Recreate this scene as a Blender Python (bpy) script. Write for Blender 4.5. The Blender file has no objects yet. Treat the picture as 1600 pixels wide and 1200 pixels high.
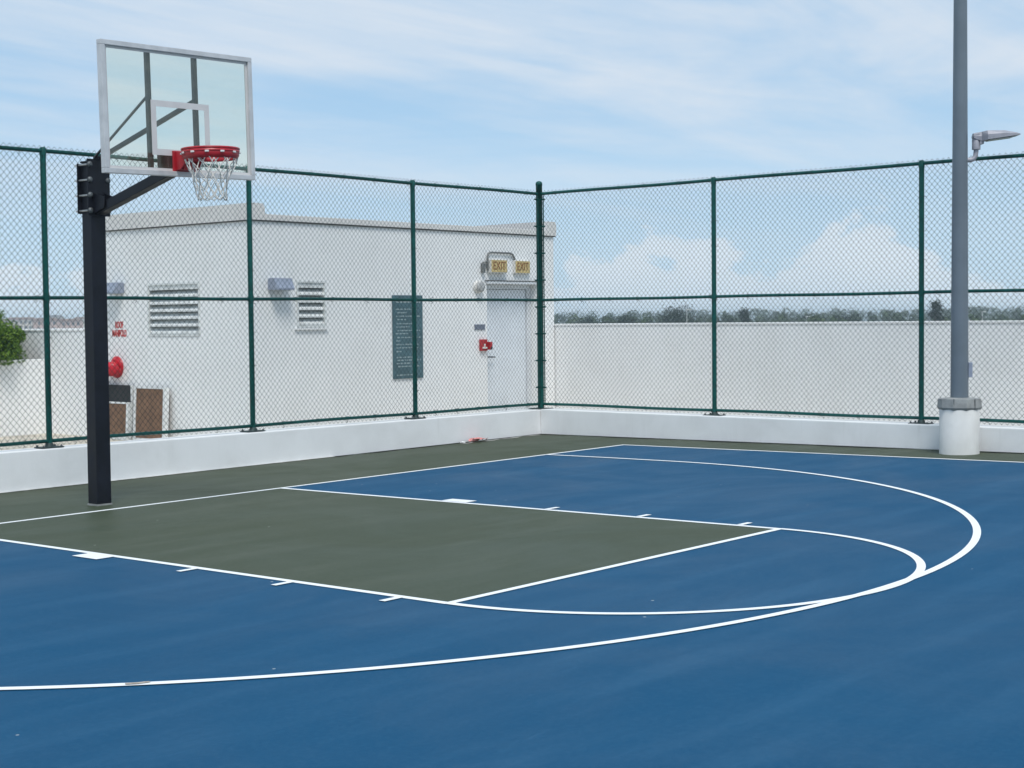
import bpy, bmesh, math, random
import numpy as np
from mathutils import Vector, Matrix
random.seed(7)
rng = np.random.default_rng(7)
SC = bpy.context.scene
COL = SC.collection
R = math.radians

# ------------------------------------------------------------------ camera
cd = bpy.data.cameras.new('camera'); cam = bpy.data.objects.new('camera', cd); COL.objects.link(cam)
CP = Vector((-8.17182, -11.74390, 1.67894))
CF = Vector((0.755956, 0.653262, -0.042188)); CR = Vector((0.653494, -0.756867, -0.009945)); CU = Vector((0.038428, 0.020052, 0.999060))
cam.matrix_world = Matrix(((CR.x, CU.x, -CF.x, CP.x), (CR.y, CU.y, -CF.y, CP.y), (CR.z, CU.z, -CF.z, CP.z), (0, 0, 0, 1)))
cd.sensor_width = 36.0; cd.lens = 2385.335 / 1600 * 36.0; cd.clip_start = 0.05; cd.clip_end = 30000
SC.camera = cam

# ------------------------------------------------------------------ sky and sun
SUN_EL, SUN_AZ = 58.0, 232.0          # azimuth: world angle of the sun from +X, counter-clockwise
world = bpy.data.worlds.new('World'); SC.world = world; world.use_nodes = True
wt = world.node_tree; wt.nodes.clear()
class NT:
    def __init__(s, t): s.t = t
    def n(s, typ, **kw):
        nd = s.t.nodes.new(typ)
        for k, v in kw.items():
            if k == 'inp':
                for a, b in v.items():
                    if isinstance(b, bpy.types.NodeSocket): s.t.links.new(b, nd.inputs[a])
                    else: nd.inputs[a].default_value = b
            else: setattr(nd, k, v)
        return nd
    def math(s, op, a, b=0.0, c=None, clamp=False):
        d = {0: a, 1: b}
        if c is not None: d[2] = c
        return s.n('ShaderNodeMath', operation=op, use_clamp=clamp, inp=d).outputs[0]
    def mix(s, fac, a, b, blend='MIX'):
        nd = s.n('ShaderNodeMix', data_type='RGBA', blend_type=blend)
        for k, v in ((0, fac), (6, a), (7, b)):
            if isinstance(v, bpy.types.NodeSocket): s.t.links.new(v, nd.inputs[k])
            else: nd.inputs[k].default_value = v if k == 0 else (*v[:3], 1)
        return nd.outputs[2]
    def noise(s, vec, scale, detail=4, rough=.55, dist=0.0):
        return s.n('ShaderNodeTexNoise', inp={'Vector': vec, 'Scale': scale, 'Detail': detail, 'Roughness': rough, 'Distortion': dist}).outputs['Fac']
    def ramp(s, x, a, b):
        return s.n('ShaderNodeMapRange', interpolation_type='SMOOTHSTEP', inp={0: x, 1: a, 2: b, 3: 0.0, 4: 1.0}).outputs[0]
    def mapping(s, vec, scale=(1, 1, 1), loc=(0, 0, 0), rot=(0, 0, 0)):
        return s.n('ShaderNodeMapping', inp={'Vector': vec, 'Scale': scale, 'Location': loc, 'Rotation': rot}).outputs[0]
    def link(s, a, b): s.t.links.new(a, b)
w = NT(wt)
sky = w.n('ShaderNodeTexSky', sky_type='NISHITA', sun_disc=False, sun_elevation=R(SUN_EL), sun_rotation=R(90 - SUN_AZ), altitude=20.0, air_density=1.0, dust_density=0.6, ozone_density=2.0)
gen = w.n('ShaderNodeTexCoord').outputs['Generated']
sep = w.n('ShaderNodeSeparateXYZ', inp={0: gen})
dz = sep.outputs[2]
# high thin cloud: the layer seen in perspective (direction divided by height)
zz = w.math('ADD', w.math('MAXIMUM', dz, 0.0), 0.055)
pl = w.n('ShaderNodeCombineXYZ', inp={0: w.math('DIVIDE', sep.outputs[0], zz), 1: w.math('DIVIDE', sep.outputs[1], zz), 2: 0.0}).outputs[0]
c1 = w.noise(w.mapping(pl, (0.55, 0.95, 1), (3.1, 1.7, 0), (0, 0, R(-28))), 0.62, 7, .58, .6)
c2 = w.noise(w.mapping(pl, (0.35, 1.3, 1), (8.3, 4.2, 0), (0, 0, R(-22))), 1.3, 6, .6, 1.0)
high = w.math('MULTIPLY', w.ramp(w.math('ADD', w.math('MULTIPLY', c1, .68), w.math('MULTIPLY', c2, .32)), .34, .66), w.ramp(dz, .02, .16))
high = w.math('MULTIPLY', high, .86)
# heaped cloud low over the horizon
d2 = w.mapping(gen, (1, 1, 1.75))
h1 = w.noise(d2, 11.0, 9, .62, .2)
h2 = w.noise(w.mapping(gen, (1, 1, .35), (1.4, 5.3, 0)), 6.5, 3, .5)
top = w.math('ADD', w.math('MULTIPLY', h2, .14), -.032)
low = w.math('SUBTRACT', w.math('ADD', top, w.math('MULTIPLY', w.math('SUBTRACT', h1, .5), .15)), dz)
lowm = w.ramp(low, -.001, .008)
shade = w.noise(w.mapping(gen, (1, 1, 2.2), (1.3, .2, .5)), 14, 5, .55)
base = w.mix(w.ramp(dz, 0.0, .20), (4.8, 6.45, 7.9), (2.9, 4.85, 7.0))
nish = w.mix(.90, sky.outputs[0], base)
cumc = w.mix(shade, (5.9, 6.7, 7.6), (7.5, 7.8, 8.1))
c = w.mix(high, nish, (6.3, 6.75, 7.3))
lowf = w.math('MULTIPLY', lowm, w.math('MULTIPLY', w.ramp(dz, -.03, .035), .66))
c = w.mix(lowf, c, cumc)
bg = w.n('ShaderNodeBackground', inp={'Color': c, 'Strength': 0.098})
w.link(bg.outputs[0], w.n('ShaderNodeOutputWorld').inputs['Surface'])

sl = bpy.data.lights.new('sun', 'SUN'); sl.energy = 2.0; sl.angle = R(20); sl.color = (1.0, .968, .918)
so = bpy.data.objects.new('sun', sl); COL.objects.link(so)
sd = Vector((math.cos(R(SUN_AZ)) * math.cos(R(SUN_EL)), math.sin(R(SUN_AZ)) * math.cos(R(SUN_EL)), math.sin(R(SUN_EL))))
so.rotation_euler = (-sd).to_track_quat('-Z', 'Y').to_euler(); so.location = (0, 0, 40)

SC.view_settings.view_transform = 'Standard'; SC.view_settings.look = 'None'
SC.view_settings.exposure = 0.30; SC.view_settings.gamma = 1.0
SC.render.engine = 'CYCLES'
SC.cycles.use_denoising = True
SC.cycles.max_bounces = 8; SC.cycles.transparent_max_bounces = 12; SC.cycles.volume_bounces = 1
SC.cycles.volume_step_rate = 4.0

# ------------------------------------------------------------------ materials
MATS = {}
def mat(name, col, rough=.6, metal=0.0, var=0.0, vscale=3.0, bump=0.0, bscale=60.0, spec=.5, var2=None, stretch=(1, 1, 1), detail=5):
    """Principled colour with object-space mottling and fine relief."""
    m = bpy.data.materials.new(name); m.use_nodes = True; t = NT(m.node_tree)
    b = m.node_tree.nodes['Principled BSDF']
    b.inputs['Roughness'].default_value = rough; b.inputs['Metallic'].default_value = metal
    b.inputs['Specular IOR Level'].default_value = spec
    g = t.n('ShaderNodeNewGeometry').outputs['Position']
    if var > 0:
        nz = t.noise(t.mapping(g, stretch), vscale, detail, .6)
        f = t.ramp(nz, .32, .68)
        dark = tuple(max(0, c * (1 - var)) for c in col); lite = tuple(min(1, c * (1 + var)) for c in col)
        cc = t.mix(f, dark, lite if var2 is None else var2)
        t.link(cc, b.inputs['Base Color'])
        rr = t.n('ShaderNodeMapRange', inp={0: nz, 1: .3, 2: .7, 3: max(.05, rough - .08), 4: min(1, rough + .08)}).outputs[0]
        t.link(rr, b.inputs['Roughness'])
    else: b.inputs['Base Color'].default_value = (*col, 1)
    if bump > 0:
        bn = t.noise(g, bscale, 4, .6)
        bp = t.n('ShaderNodeBump', inp={'Strength': bump, 'Distance': .01, 'Height': bn})
        t.link(bp.outputs[0], b.inputs['Normal'])
    MATS[name] = m; return m

def court_mat(name, col, pale, dusty, seed):
    """Rolled acrylic sport coating: soft squeegee streaks, dust bloom, pale scuffs, pale specks."""
    m = bpy.data.materials.new(name); m.use_nodes = True; t = NT(m.node_tree); b = m.node_tree.nodes['Principled BSDF']
    g = t.n('ShaderNodeNewGeometry').outputs['Position']
    big = t.ramp(t.noise(t.mapping(g, (.5, .5, 1), (seed, 0, 0)), 1.0, 5, .6, .8), .3, .72)
    stre = t.ramp(t.noise(t.mapping(g, (.35, 2.6, 1), (seed, 3, 0), (0, 0, R(-38))), 1.1, 6, .62), .42, .75)
    scuf = t.ramp(t.noise(t.mapping(g, (1.0, 4.0, 1), (seed * 2, 1, 0), (0, 0, R(-46))), 2.3, 7, .7, .5), .62, .78)
    fine = t.noise(g, 160, 3, .7)
    spk = t.n('ShaderNodeTexVoronoi', inp={'Vector': g, 'Scale': 2.3, 'Randomness': 1.0})
    sp = t.math('LESS_THAN', spk.outputs['Distance'], .022)
    c1 = t.mix(t.math('MULTIPLY', big, .55), col, dusty)
    c1 = t.mix(t.math('MULTIPLY', stre, .30), c1, pale)
    c1 = t.mix(t.math('MULTIPLY', scuf, .42), c1, pale)
    c1 = t.mix(t.math('MULTIPLY', t.ramp(t.noise(g, 34, 5, .75), .40, .75), .22), c1, pale)
    c1 = t.mix(t.math('MULTIPLY', sp, .55), c1, (.62, .62, .58))
    t.link(c1, b.inputs['Base Color'])
    t.link(t.n('ShaderNodeMapRange', inp={0: big, 3: .43, 4: .60}).outputs[0], b.inputs['Roughness'])
    b.inputs['Specular IOR Level'].default_value = .07
    bp = t.n('ShaderNodeBump', inp={'Strength': .35, 'Distance': .003, 'Height': fine}); t.link(bp.outputs[0], b.inputs['Normal'])
    MATS[name] = m; return m
court_mat('court_blue', (.0014, .063, .143), (.042, .136, .240), (.0045, .076, .166), 2.0)
court_mat('court_green', (.054, .070, .042), (.122, .134, .102), (.072, .085, .055), 9.0)

def line_mat():
    m = bpy.data.materials.new('line_paint'); m.use_nodes = True; t = NT(m.node_tree); b = m.node_tree.nodes['Principled BSDF']
    g = t.n('ShaderNodeNewGeometry').outputs['Position']
    wear = t.ramp(t.noise(g, 5.0, 6, .7), .60, .80)
    t.link(t.mix(t.math('MULTIPLY', wear, .35), (.90, .90, .89), (.58, .61, .62)), b.inputs['Base Color'])
    b.inputs['Roughness'].default_value = .55; MATS['line_paint'] = m
line_mat()

def stucco(name, col, stain, amount=.5, streak=True):
    """Painted cement render: trowel mottling, faint rain streaks, dirt with shapes of its own."""
    m = bpy.data.materials.new(name); m.use_nodes = True; t = NT(m.node_tree); b = m.node_tree.nodes['Principled BSDF']
    g = t.n('ShaderNodeNewGeometry').outputs['Position']
    mot = t.ramp(t.noise(g, 1.6, 6, .62, .4), .35, .75)
    c = t.mix(t.math('MULTIPLY', mot, amount * .45), col, stain)
    if streak:
        st = t.ramp(t.noise(t.mapping(g, (9, 9, .45)), 1.0, 5, .65), .56, .80)
        c = t.mix(t.math('MULTIPLY', st, amount * .5), c, stain)
    sp = t.ramp(t.noise(g, 11, 5, .75), .68, .80)
    c = t.mix(t.math('MULTIPLY', sp, amount * .5), c, stain)
    t.link(c, b.inputs['Base Color']); b.inputs['Roughness'].default_value = .85; b.inputs['Specular IOR Level'].default_value = .25
    h = t.math('ADD', t.noise(g, 95, 4, .65), t.math('MULTIPLY', t.noise(g, 14, 3, .5), .8))
    bp = t.n('ShaderNodeBump', inp={'Strength': .28, 'Distance': .006, 'Height': h}); t.link(bp.outputs[0], b.inputs['Normal'])
    MATS[name] = m
stucco('curb_paint', (.86, .86, .855), (.60, .595, .575), .75)
stucco('wall_paint', (.86, .86, .85), (.68, .675, .655), .5)
stucco('parapet_paint', (.87, .87, .868), (.65, .64, .62), .5)
stucco('fascia_paint', (.72, .70, .675), (.50, .47, .44), .5)
stucco('base_concrete', (.73, .725, .70), (.44, .43, .40), .9)
mat('green_vinyl', (.0008, .070, .060), .42, 0, .22, 14, 0, spec=.30)
mat('green_wire', (.006, .030, .030), .6, spec=.15)
mat('plate_steel', (.040, .062, .060), .6, .3, .4, 22)
mat('tie_wire', (.03, .05, .05), .5, .3)
mat('black_steel', (.0058, .0075, .0135), .48, 0, .35, 7, .05, 40, spec=.30)
mat('grey_steel', (.016, .018, .022), .45, .1, .2, 9)
mat('zinc', (.42, .43, .43), .38, .85, .2, 30)
mat('bolt_grey', (.115, .125, .13), .5, .4, .3, 40)
mat('alu', (.60, .60, .605), .42, .25, .10, 6)
mat('glass_paint', (.62, .60, .59), .6, 0, .05, 4)
mat('rim_red', (.42, .012, .022), .40, 0, .12, 12)
mat('white_clip', (.75, .72, .70), .5)
mat('net_cord', (.62, .61, .58), .85, 0, .22, 40)
mat('lamp_pole', (.150, .182, .212), .42, .1, .07, 2.2, spec=.4)
mat('lamp_head', (.33, .325, .36), .45, .1, .12, 10)
mat('lamp_lens', (.55, .56, .55), .25)
mat('pole_cover', (.29, .295, .285), .65, 0, .18, 9)
mat('wall_lamp_grey', (.30, .335, .415), .5, .1, .10, 9)
mat('louver_metal', (.70, .715, .70), .5, 0, .12, 6)
mat('dark_void', (.03, .035, .042), .9)
mat('drip_dark', (.13, .125, .12), .7, 0, .4, 5)
mat('door_paint', (.70, .735, .77), .42, 0, .05, 2)
mat('door_frame_paint', (.66, .68, .70), .45, 0, .06, 3)
mat('exit_yellow', (.56, .43, .20), .5, 0, .12, 9)
mat('exit_white', (.72, .70, .66), .5)
mat('exit_letter', (.26, .115, .04), .5)
mat('sign_teal', (.062, .128, .150), .48, 0, .22, 6)
mat('sign_text', (.36, .44, .45), .6)
mat('plate_grey', (.165, .185, .235), .5, .1, .12, 18)
mat('alarm_red', (.40, .014, .022), .4, 0, .15, 18)
mat('fire_red', (.50, .008, .020), .35, 0, .15, 9)
mat('letter_red', (.50, .035, .030), .6, 0, .25, 30)
mat('brass', (.42, .30, .12), .35, .9)
mat('conduit', (.20, .205, .20), .5, .3)
mat('horn_grey', (.43, .43, .42), .55, 0, .2, 18)
mat('board_brown', (.175, .098, .058), .75, 0, .22, 7, .1, 60)
mat('board_white', (.70, .71, .70), .6, 0, .12, 8)
mat('board_black', (.012, .013, .016), .6)
mat('deck_beige', (.52, .475, .40), .9, 0, .22, 1.8, .2, 70)
mat('joint_dark', (.014, .015, .014), .95, 0, .4, 12)
mat('joint_pale', (.36, .355, .325), .9, 0, .35, 7)
mat('paper_pink', (.72, .30, .28), .7, 0, .15, 40)
mat('paper_white', (.80, .80, .78), .7)
mat('soil', (.06, .042, .028), .95)
mat('far_ground', (.075, .095, .050), .95, 0, .4, .02)
mat('podium', (.62, .60, .57), .85, 0, .1, .4)
mat('trunk', (.10, .075, .052), .9, 0, .3, 3)
mat('house_cream', (.70, .60, .52), .85, 0, .12, .2)
mat('house_pink', (.62, .42, .36), .85, 0, .12, .2)
mat('house_tan', (.52, .43, .36), .85, 0, .12, .2)
mat('roof_clay', (.34, .20, .155), .85, 0, .25, .3)
mat('roof_grey', (.27, .25, .25), .85, 0, .25, .3)
mat('house_glass', (.05, .06, .075), .2)
mat('far_pole', (.62, .62, .60), .5)

def leaf_mat(name, a, b_, c):
    m = bpy.data.materials.new(name); m.use_nodes = True; t = NT(m.node_tree); b = m.node_tree.nodes['Principled BSDF']
    at = t.n('ShaderNodeAttribute', attribute_name='tone').outputs['Fac']
    col = t.mix(t.ramp(at, 0.0, .55), a, b_); col = t.mix(t.ramp(at, .55, 1.0), col, c)
    t.link(col, b.inputs['Base Color']); b.inputs['Roughness'].default_value = .6; b.inputs['Specular IOR Level'].default_value = .3
    tr = t.n('ShaderNodeBsdfTranslucent', inp={'Color': col})
    mx = t.n('ShaderNodeMixShader', inp={0: .22, 1: b.outputs[0], 2: tr.outputs[0]})
    t.link(mx.outputs[0], m.node_tree.nodes['Material Output'].inputs['Surface']); MATS[name] = m
leaf_mat('shrub_leaf', (.060, .125, .016), (.130, .235, .026), (.27, .38, .045))
leaf_mat('far_leaf', (.034, .064, .020), (.055, .092, .028), (.085, .122, .040))
leaf_mat('pine_leaf', (.013, .027, .017), (.021, .040, .024), (.035, .055, .030))

def glass_mat():
    """Weathered tempered pane: greenish, faintly dusty, mirror share by Fresnel."""
    m = bpy.data.materials.new('board_glass'); m.use_nodes = True; t = NT(m.node_tree); nt = m.node_tree
    nt.nodes.remove(nt.nodes['Principled BSDF'])
    g = t.n('ShaderNodeNewGeometry').outputs['Position']
    dust = t.ramp(t.noise(t.mapping(g, (1, 1, 2.2)), 4.0, 6, .65), .3, .8)
    tr = t.n('ShaderNodeBsdfTransparent', inp={'Color': (1.0, .985, .915, 1)})
    df = t.n('ShaderNodeBsdfDiffuse', inp={'Color': (.80, .82, .68, 1)})
    gl = t.n('ShaderNodeBsdfGlossy', inp={'Color': (.92, 1, .95, 1), 'Roughness': .02})
    m1 = t.n('ShaderNodeMixShader', inp={0: t.math('ADD', t.math('MULTIPLY', dust, .04), .010), 1: tr.outputs[0], 2: df.outputs[0]})
    bf_ = t.n('ShaderNodeNewGeometry').outputs['Backfacing']
    fr = t.math('MULTIPLY', t.n('ShaderNodeFresnel', inp={'IOR': 1.75}).outputs[0], t.math('SUBTRACT', 1.0, bf_))
    m2 = t.n('ShaderNodeMixShader', inp={0: fr, 1: m1.outputs[0], 2: gl.outputs[0]})
    t.link(m2.outputs[0], nt.nodes['Material Output'].inputs['Surface']); MATS['board_glass'] = m
glass_mat()

# ------------------------------------------------------------------ mesh helpers
class MB:
    """collects simple shapes; build() links them as ONE mesh object"""
    def __init__(s): s.v = []; s.f = []; s.sm = []
    def add(s, v, f, smooth=False):
        o = len(s.v); s.v += [tuple(p) for p in v]; s.f += [tuple(i + o for i in q) for q in f]; s.sm += [smooth] * len(f); return s
    def box(s, x0, x1, y0, y1, z0, z1, M=None, bev=0.0):
        if bev > 0:
            bm = bmesh.new(); bmesh.ops.create_cube(bm, size=1)
            for v in bm.verts: v.co = Vector(((x0 + x1) / 2 + v.co.x * (x1 - x0), (y0 + y1) / 2 + v.co.y * (y1 - y0), (z0 + z1) / 2 + v.co.z * (z1 - z0)))
            bmesh.ops.bevel(bm, geom=list(bm.edges), offset=bev, segments=2, profile=.6, affect='EDGES')
            return s.bm(bm, M)
        v = [Vector((x, y, z)) for z in (z0, z1) for y in (y0, y1) for x in (x0, x1)]
        if M: v = [M @ p for p in v]
        return s.add(v, [(0, 2, 3, 1), (4, 5, 7, 6), (0, 1, 5, 4), (2, 6, 7, 3), (0, 4, 6, 2), (1, 3, 7, 5)])
    def bm(s, bm, M=None, smooth=False):
        bm.verts.ensure_lookup_table(); bm.verts.index_update()
        v = [(M @ p.co) if M else p.co.copy() for p in bm.verts]; f = [[q.index for q in fc.verts] for fc in bm.faces]
        bm.free(); return s.add(v, f, smooth)
    def tube(s, pts, rad, n=10, cap=True, smooth=True):
        pts = [Vector(p) for p in pts]; rads = rad if isinstance(rad, (list, tuple)) else [rad] * len(pts)
        ref = None; rings = []
        for i, p in enumerate(pts):
            a = pts[max(0, i - 1)]; b = pts[min(len(pts) - 1, i + 1)]; d = (b - a).normalized()
            if ref is None: ref = Vector((0, 0, 1)) if abs(d.z) < .9 else Vector((1, 0, 0))
            u = (ref - d * ref.dot(d)).normalized(); ref = u; vv = d.cross(u)
            rings.append([p + (u * math.cos(2 * math.pi * k / n) + vv * math.sin(2 * math.pi * k / n)) * rads[i] for k in range(n)])
        o = len(s.v); v = [q for r_ in rings for q in r_]; f = []
        for i in range(len(pts) - 1):
            for k in range(n):
                f.append((i * n + k, i * n + (k + 1) % n, (i + 1) * n + (k + 1) % n, (i + 1) * n + k))
        s.add(v, f, smooth)
        if cap:
            s.add(rings[0], [tuple(reversed(range(n)))]); s.add(rings[-1], [tuple(range(n))])
        return s
    def lathe(s, prof, n=24, M=None, smooth=True, cap=True):
        v = []; f = []
        for r_, z in prof:
            for k in range(n):
                a = 2 * math.pi * k / n; v.append(Vector((r_ * math.cos(a), r_ * math.sin(a), z)))
        if M: v = [M @ p for p in v]
        m = len(prof)
        for i in range(m - 1):
            for k in range(n): f.append((i * n + k, i * n + (k + 1) % n, (i + 1) * n + (k + 1) % n, (i + 1) * n + k))
        s.add(v, f, smooth)
        if cap:
            s.add(v[:n], [tuple(reversed(range(n)))]); s.add(v[-n:], [tuple(range(n))])
        return s
    def prism(s, poly, d, M=None):
        """polygon in local XZ extruded by d along local Y"""
        n = len(poly); v = [Vector((x, 0, z)) for x, z in poly] + [Vector((x, d, z)) for x, z in poly]
        if M: v = [M @ p for p in v]
        return s.add(v, [tuple(range(n)), tuple(reversed(range(n, 2 * n)))] + [(i, i + n, (i + 1) % n + n, (i + 1) % n) for i in range(n)])
    def mesh(s, name, material):
        me = bpy.data.meshes.new(name); me.from_pydata([tuple(p) for p in s.v], [], s.f); me.update()
        me.polygons.foreach_set('use_smooth', s.sm)
        bm = bmesh.new(); bm.from_mesh(me); bmesh.ops.recalc_face_normals(bm, faces=bm.faces); bm.to_mesh(me); bm.free()
        if material: me.materials.append(MATS[material])
        return me
    def build(s, name, material, parent=None, loc=None, rot=None):
        return link(name, s.mesh(name, material), parent, loc, rot)
def link(name, me, parent=None, loc=None, rot=None):
    o = bpy.data.objects.new(name, me); COL.objects.link(o)
    if parent: o.parent = parent
    if loc is not None: o.location = loc
    if rot is not None: o.rotation_euler = rot
    return o
def tag(o, label=None, cat=None, group=None, kind=None):
    if label: o['label'] = label
    if cat: o['category'] = cat
    if group: o['group'] = group
    if kind: o['kind'] = kind
    return o
def thing(name, loc, label, cat, group=None, rz=0.0):
    o = bpy.data.objects.new(name, None); COL.objects.link(o); o.location = loc; o.rotation_euler = (0, 0, rz); o.empty_display_size = .2
    return tag(o, label, cat, group)
def text_mesh(s, size, depth=.004, bold=0.0):
    cu = bpy.data.curves.new('lettering', 'FONT'); cu.body = s; cu.size = size; cu.extrude = depth; cu.offset = bold; cu.align_x = 'CENTER'; cu.align_y = 'CENTER'; cu.space_line = .95
    o = bpy.data.objects.new('lettering', cu); COL.objects.link(o)
    dg = bpy.context.evaluated_depsgraph_get(); dg.update(); me = bpy.data.meshes.new_from_object(o.evaluated_get(dg)); me.name = 'lettering'
    bpy.data.objects.remove(o); bpy.data.curves.remove(cu); return me
def cz(x, y): return 0.0068555 * x - 0.0108569 * y      # the court's fall for drainage

# ------------------------------------------------------------------ setting
ZG = -13.0
g = MB(); N = 72; g.add([(0, 0, ZG)] + [(6000 * math.cos(2 * math.pi * k / N), 6000 * math.sin(2 * math.pi * k / N), ZG) for k in range(N)], [(0, 1 + k, 1 + (k + 1) % N) for k in range(N)])
tag(g.build('ground', 'far_ground'), kind='structure')
d = MB().box(-22, 11.9, -30, 12.5, ZG + .01, -.03); tag(d.build('roof_deck', 'deck_beige'), kind='structure')

def sheet(name, poly, lift, material, parent=None, sub=None):
    """flat polygon laid on the sloping court, 'lift' above its base coat"""
    lift *= .36
    m = MB(); m.add([(x, y, cz(x, y) + lift) for x, y in poly], [tuple(range(len(poly)))]); o = m.build(name, material, parent)
    return o
# base coat as a thin wedge slab (green run-off)
X0, X1, Y0, Y1 = -16, 8.62, -22, 2.24
m = MB(); co = [(X0, Y0), (X1, Y0), (X1, Y1), (X0, Y1)]
m.add([(x, y, -.6) for x, y in co] + [(x, y, cz(x, y)) for x, y in co], [(3, 2, 1, 0), (4, 5, 6, 7)] + [(i, (i + 1) % 4, (i + 1) % 4 + 4, i + 4) for i in range(4)])
court = tag(m.build('court', 'court_green'), kind='structure')
SX = 7.565
sheet('blue_court_area', [(-7.62, -13.1), (SX, -13.1), (SX, -.025), (-7.62, -.025)], .004, 'court_blue', court)
A, L, RA, CY, XS, HW = 1.829, 5.762, 5.982, -1.589, 6.0, .0280
sheet('green_key_area', [(-A, -L), (A, -L), (A, -.025), (-A, -.025)], .008, 'court_green', court)
def strip(name, pts, lift, hw=HW):
    """painted line of constant width along a polyline"""
    lift *= .36
    P = [Vector(p) for p in pts]; l = []; r_ = []
    for i, p in enumerate(P):
        t = (P[min(i + 1, len(P) - 1)] - P[max(i - 1, 0)]).normalized(); nn = Vector((-t.y, t.x)); l.append(p + nn * hw); r_.append(p - nn * hw)
    n = len(P); v = [(q.x, q.y, cz(q.x, q.y) + lift) for q in l + r_]
    mb = MB().add(v, [(i, i + n, i + n + 1, i + 1) for i in range(n - 1)]); return mb.build(name, 'line_paint', court)
strip('baseline', [(-7.65, -.025), (SX + .03, -.025)], .012)
strip('sideline', [(SX, 0), (SX, -13.1)], .0135)
strip('sideline', [(-7.62, 0), (-7.62, -13.1)], .0135)
for s in (-1, 1): strip('lane_line', [(s * A, -.045), (s * A, -L)], .0135)
strip('free_throw_line', [(-A, -L), (A, -L)], .015)
strip('free_throw_circle', [(A * math.cos(t), -L - A * math.sin(t)) for t in np.linspace(0, math.pi, 65)], .0165)
arc = [(RA * math.cos(t), CY - RA * math.sin(t)) for t in np.linspace(0, math.pi, 121)]
strip('three_point_line', [(XS, -.04), (XS, -1.0)] + arc + [(-XS, -1.0), (-XS, -.04)], .018)
ft = .3048
for s in (-1, 1):
    for nm, ya, yb in (('lane_block', 7 * ft, 8 * ft), ('lane_mark', 11 * ft, 11 * ft + .052), ('lane_mark', 14 * ft + .05, 14 * ft + .102), ('lane_mark', 17 * ft + .1, 17 * ft + .152)):
        xa, xb = s * (A + .02), s * (A + .172)
        q = [(xa, -ya), (xb, -ya), (xb, -yb), (xa, -yb)]
        q = [(u_, v_ - .085) for u_, v_ in q]; sheet(nm, q if s < 0 else q[::-1], .0195, 'line_paint', court)
mat('scuff_tan', (.40, .34, .28), .8, 0, .3, 40)
sheet('scuff_mark', [(-4.128, -5.905), (-4.142, -5.93), (-4.10, -5.965), (-4.045, -5.985), (-4.038, -5.965), (-4.085, -5.94)][::-1], .0280, 'scuff_tan', court)
# joints and the dried puddle edge along the kerb
def ragged(name, p0, p1, w0, w1, lift, material, n=90):
    p0, p1 = Vector(p0), Vector(p1); t = (p1 - p0).normalized(); nn = Vector((-t.y, t.x)); v = []; wv = 0
    for i in range(n + 1):
        q = p0.lerp(p1, i / n); wv = .7 * wv + random.uniform(-.3, .3); ww = w0 + (w1 - w0) * (.5 + .5 * math.sin(i * .37)) + wv * (w1 - w0)
        a = q; b = q + nn * max(.004, ww); v += [(a.x, a.y, cz(a.x, a.y) + lift), (b.x, b.y, cz(b.x, b.y) + lift)]
    return MB().add(v, [(2 * i, 2 * i + 1, 2 * i + 3, 2 * i + 2) for i in range(n)]).build(name, material, court)
ragged('kerb_joint', (8.62, 2.222), (4.6, 2.222), .030, .075, .006, 'joint_dark')
ragged('kerb_joint', (4.6, 2.222), (-16, 2.222), .030, .052, .006, 'joint_pale', 160)
ragged('kerb_joint', (8.602, -22), (8.602, 2.2), .040, .095, .0065, 'joint_dark', 240)
ragged('puddle_stain', (8.45, 2.16), (6.75, 2.10), .03, .09, .005, 'joint_pale', 60)

# kerb walls under the fence
def wedge_wall(name, x0, x1, y0, y1, ztop, material, label):
    o = MB().box(x0, x1, y0, y1, -.35, ztop, bev=.012).build(name, material); return tag(o, label, 'wall')
wedge_wall('curb_wall', -16, 8.90, 2.22, 2.50, .385, 'curb_paint', 'low white kerb wall behind the hoop, carrying the fence in front of the building')
wedge_wall('curb_wall', 8.60, 8.90, -22, 2.214, .392, 'curb_paint', 'low white kerb wall along the right side of the court, behind the lamp post')

# perimeter parapets
def parapet(x0, x1, y0, y1, ztop, label):
    root = thing('parapet_wall', ((x0 + x1) / 2, (y0 + y1) / 2, -.03), label, 'wall')
    cx, cy = (x0 + x1) / 2, (y0 + y1) / 2
    MB().box(x0 - cx, x1 - cx, y0 - cy, y1 - cy, -.3, ztop - .035 + .03).build('wall', 'parapet_paint', root)
    MB().box(x0 - cx - .012, x1 - cx + .012, y0 - cy - .003, y1 - cy + .003, ztop - .005, ztop + .03, bev=.008).build('coping', 'curb_paint', root)
    return root
parapet(11.62, 11.86, -24, 5.2, 1.60, 'long plain off-white parapet wall beyond the right-hand fence')
parapet(5.16, 5.40, 7.93, 12.4, 1.60, 'short off-white parapet wall continuing from the utility building past the planter')
parapet(5.41, 11.86, 12.16, 12.4, 1.60, 'off-white parapet wall at the roof edge behind the utility building')

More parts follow.
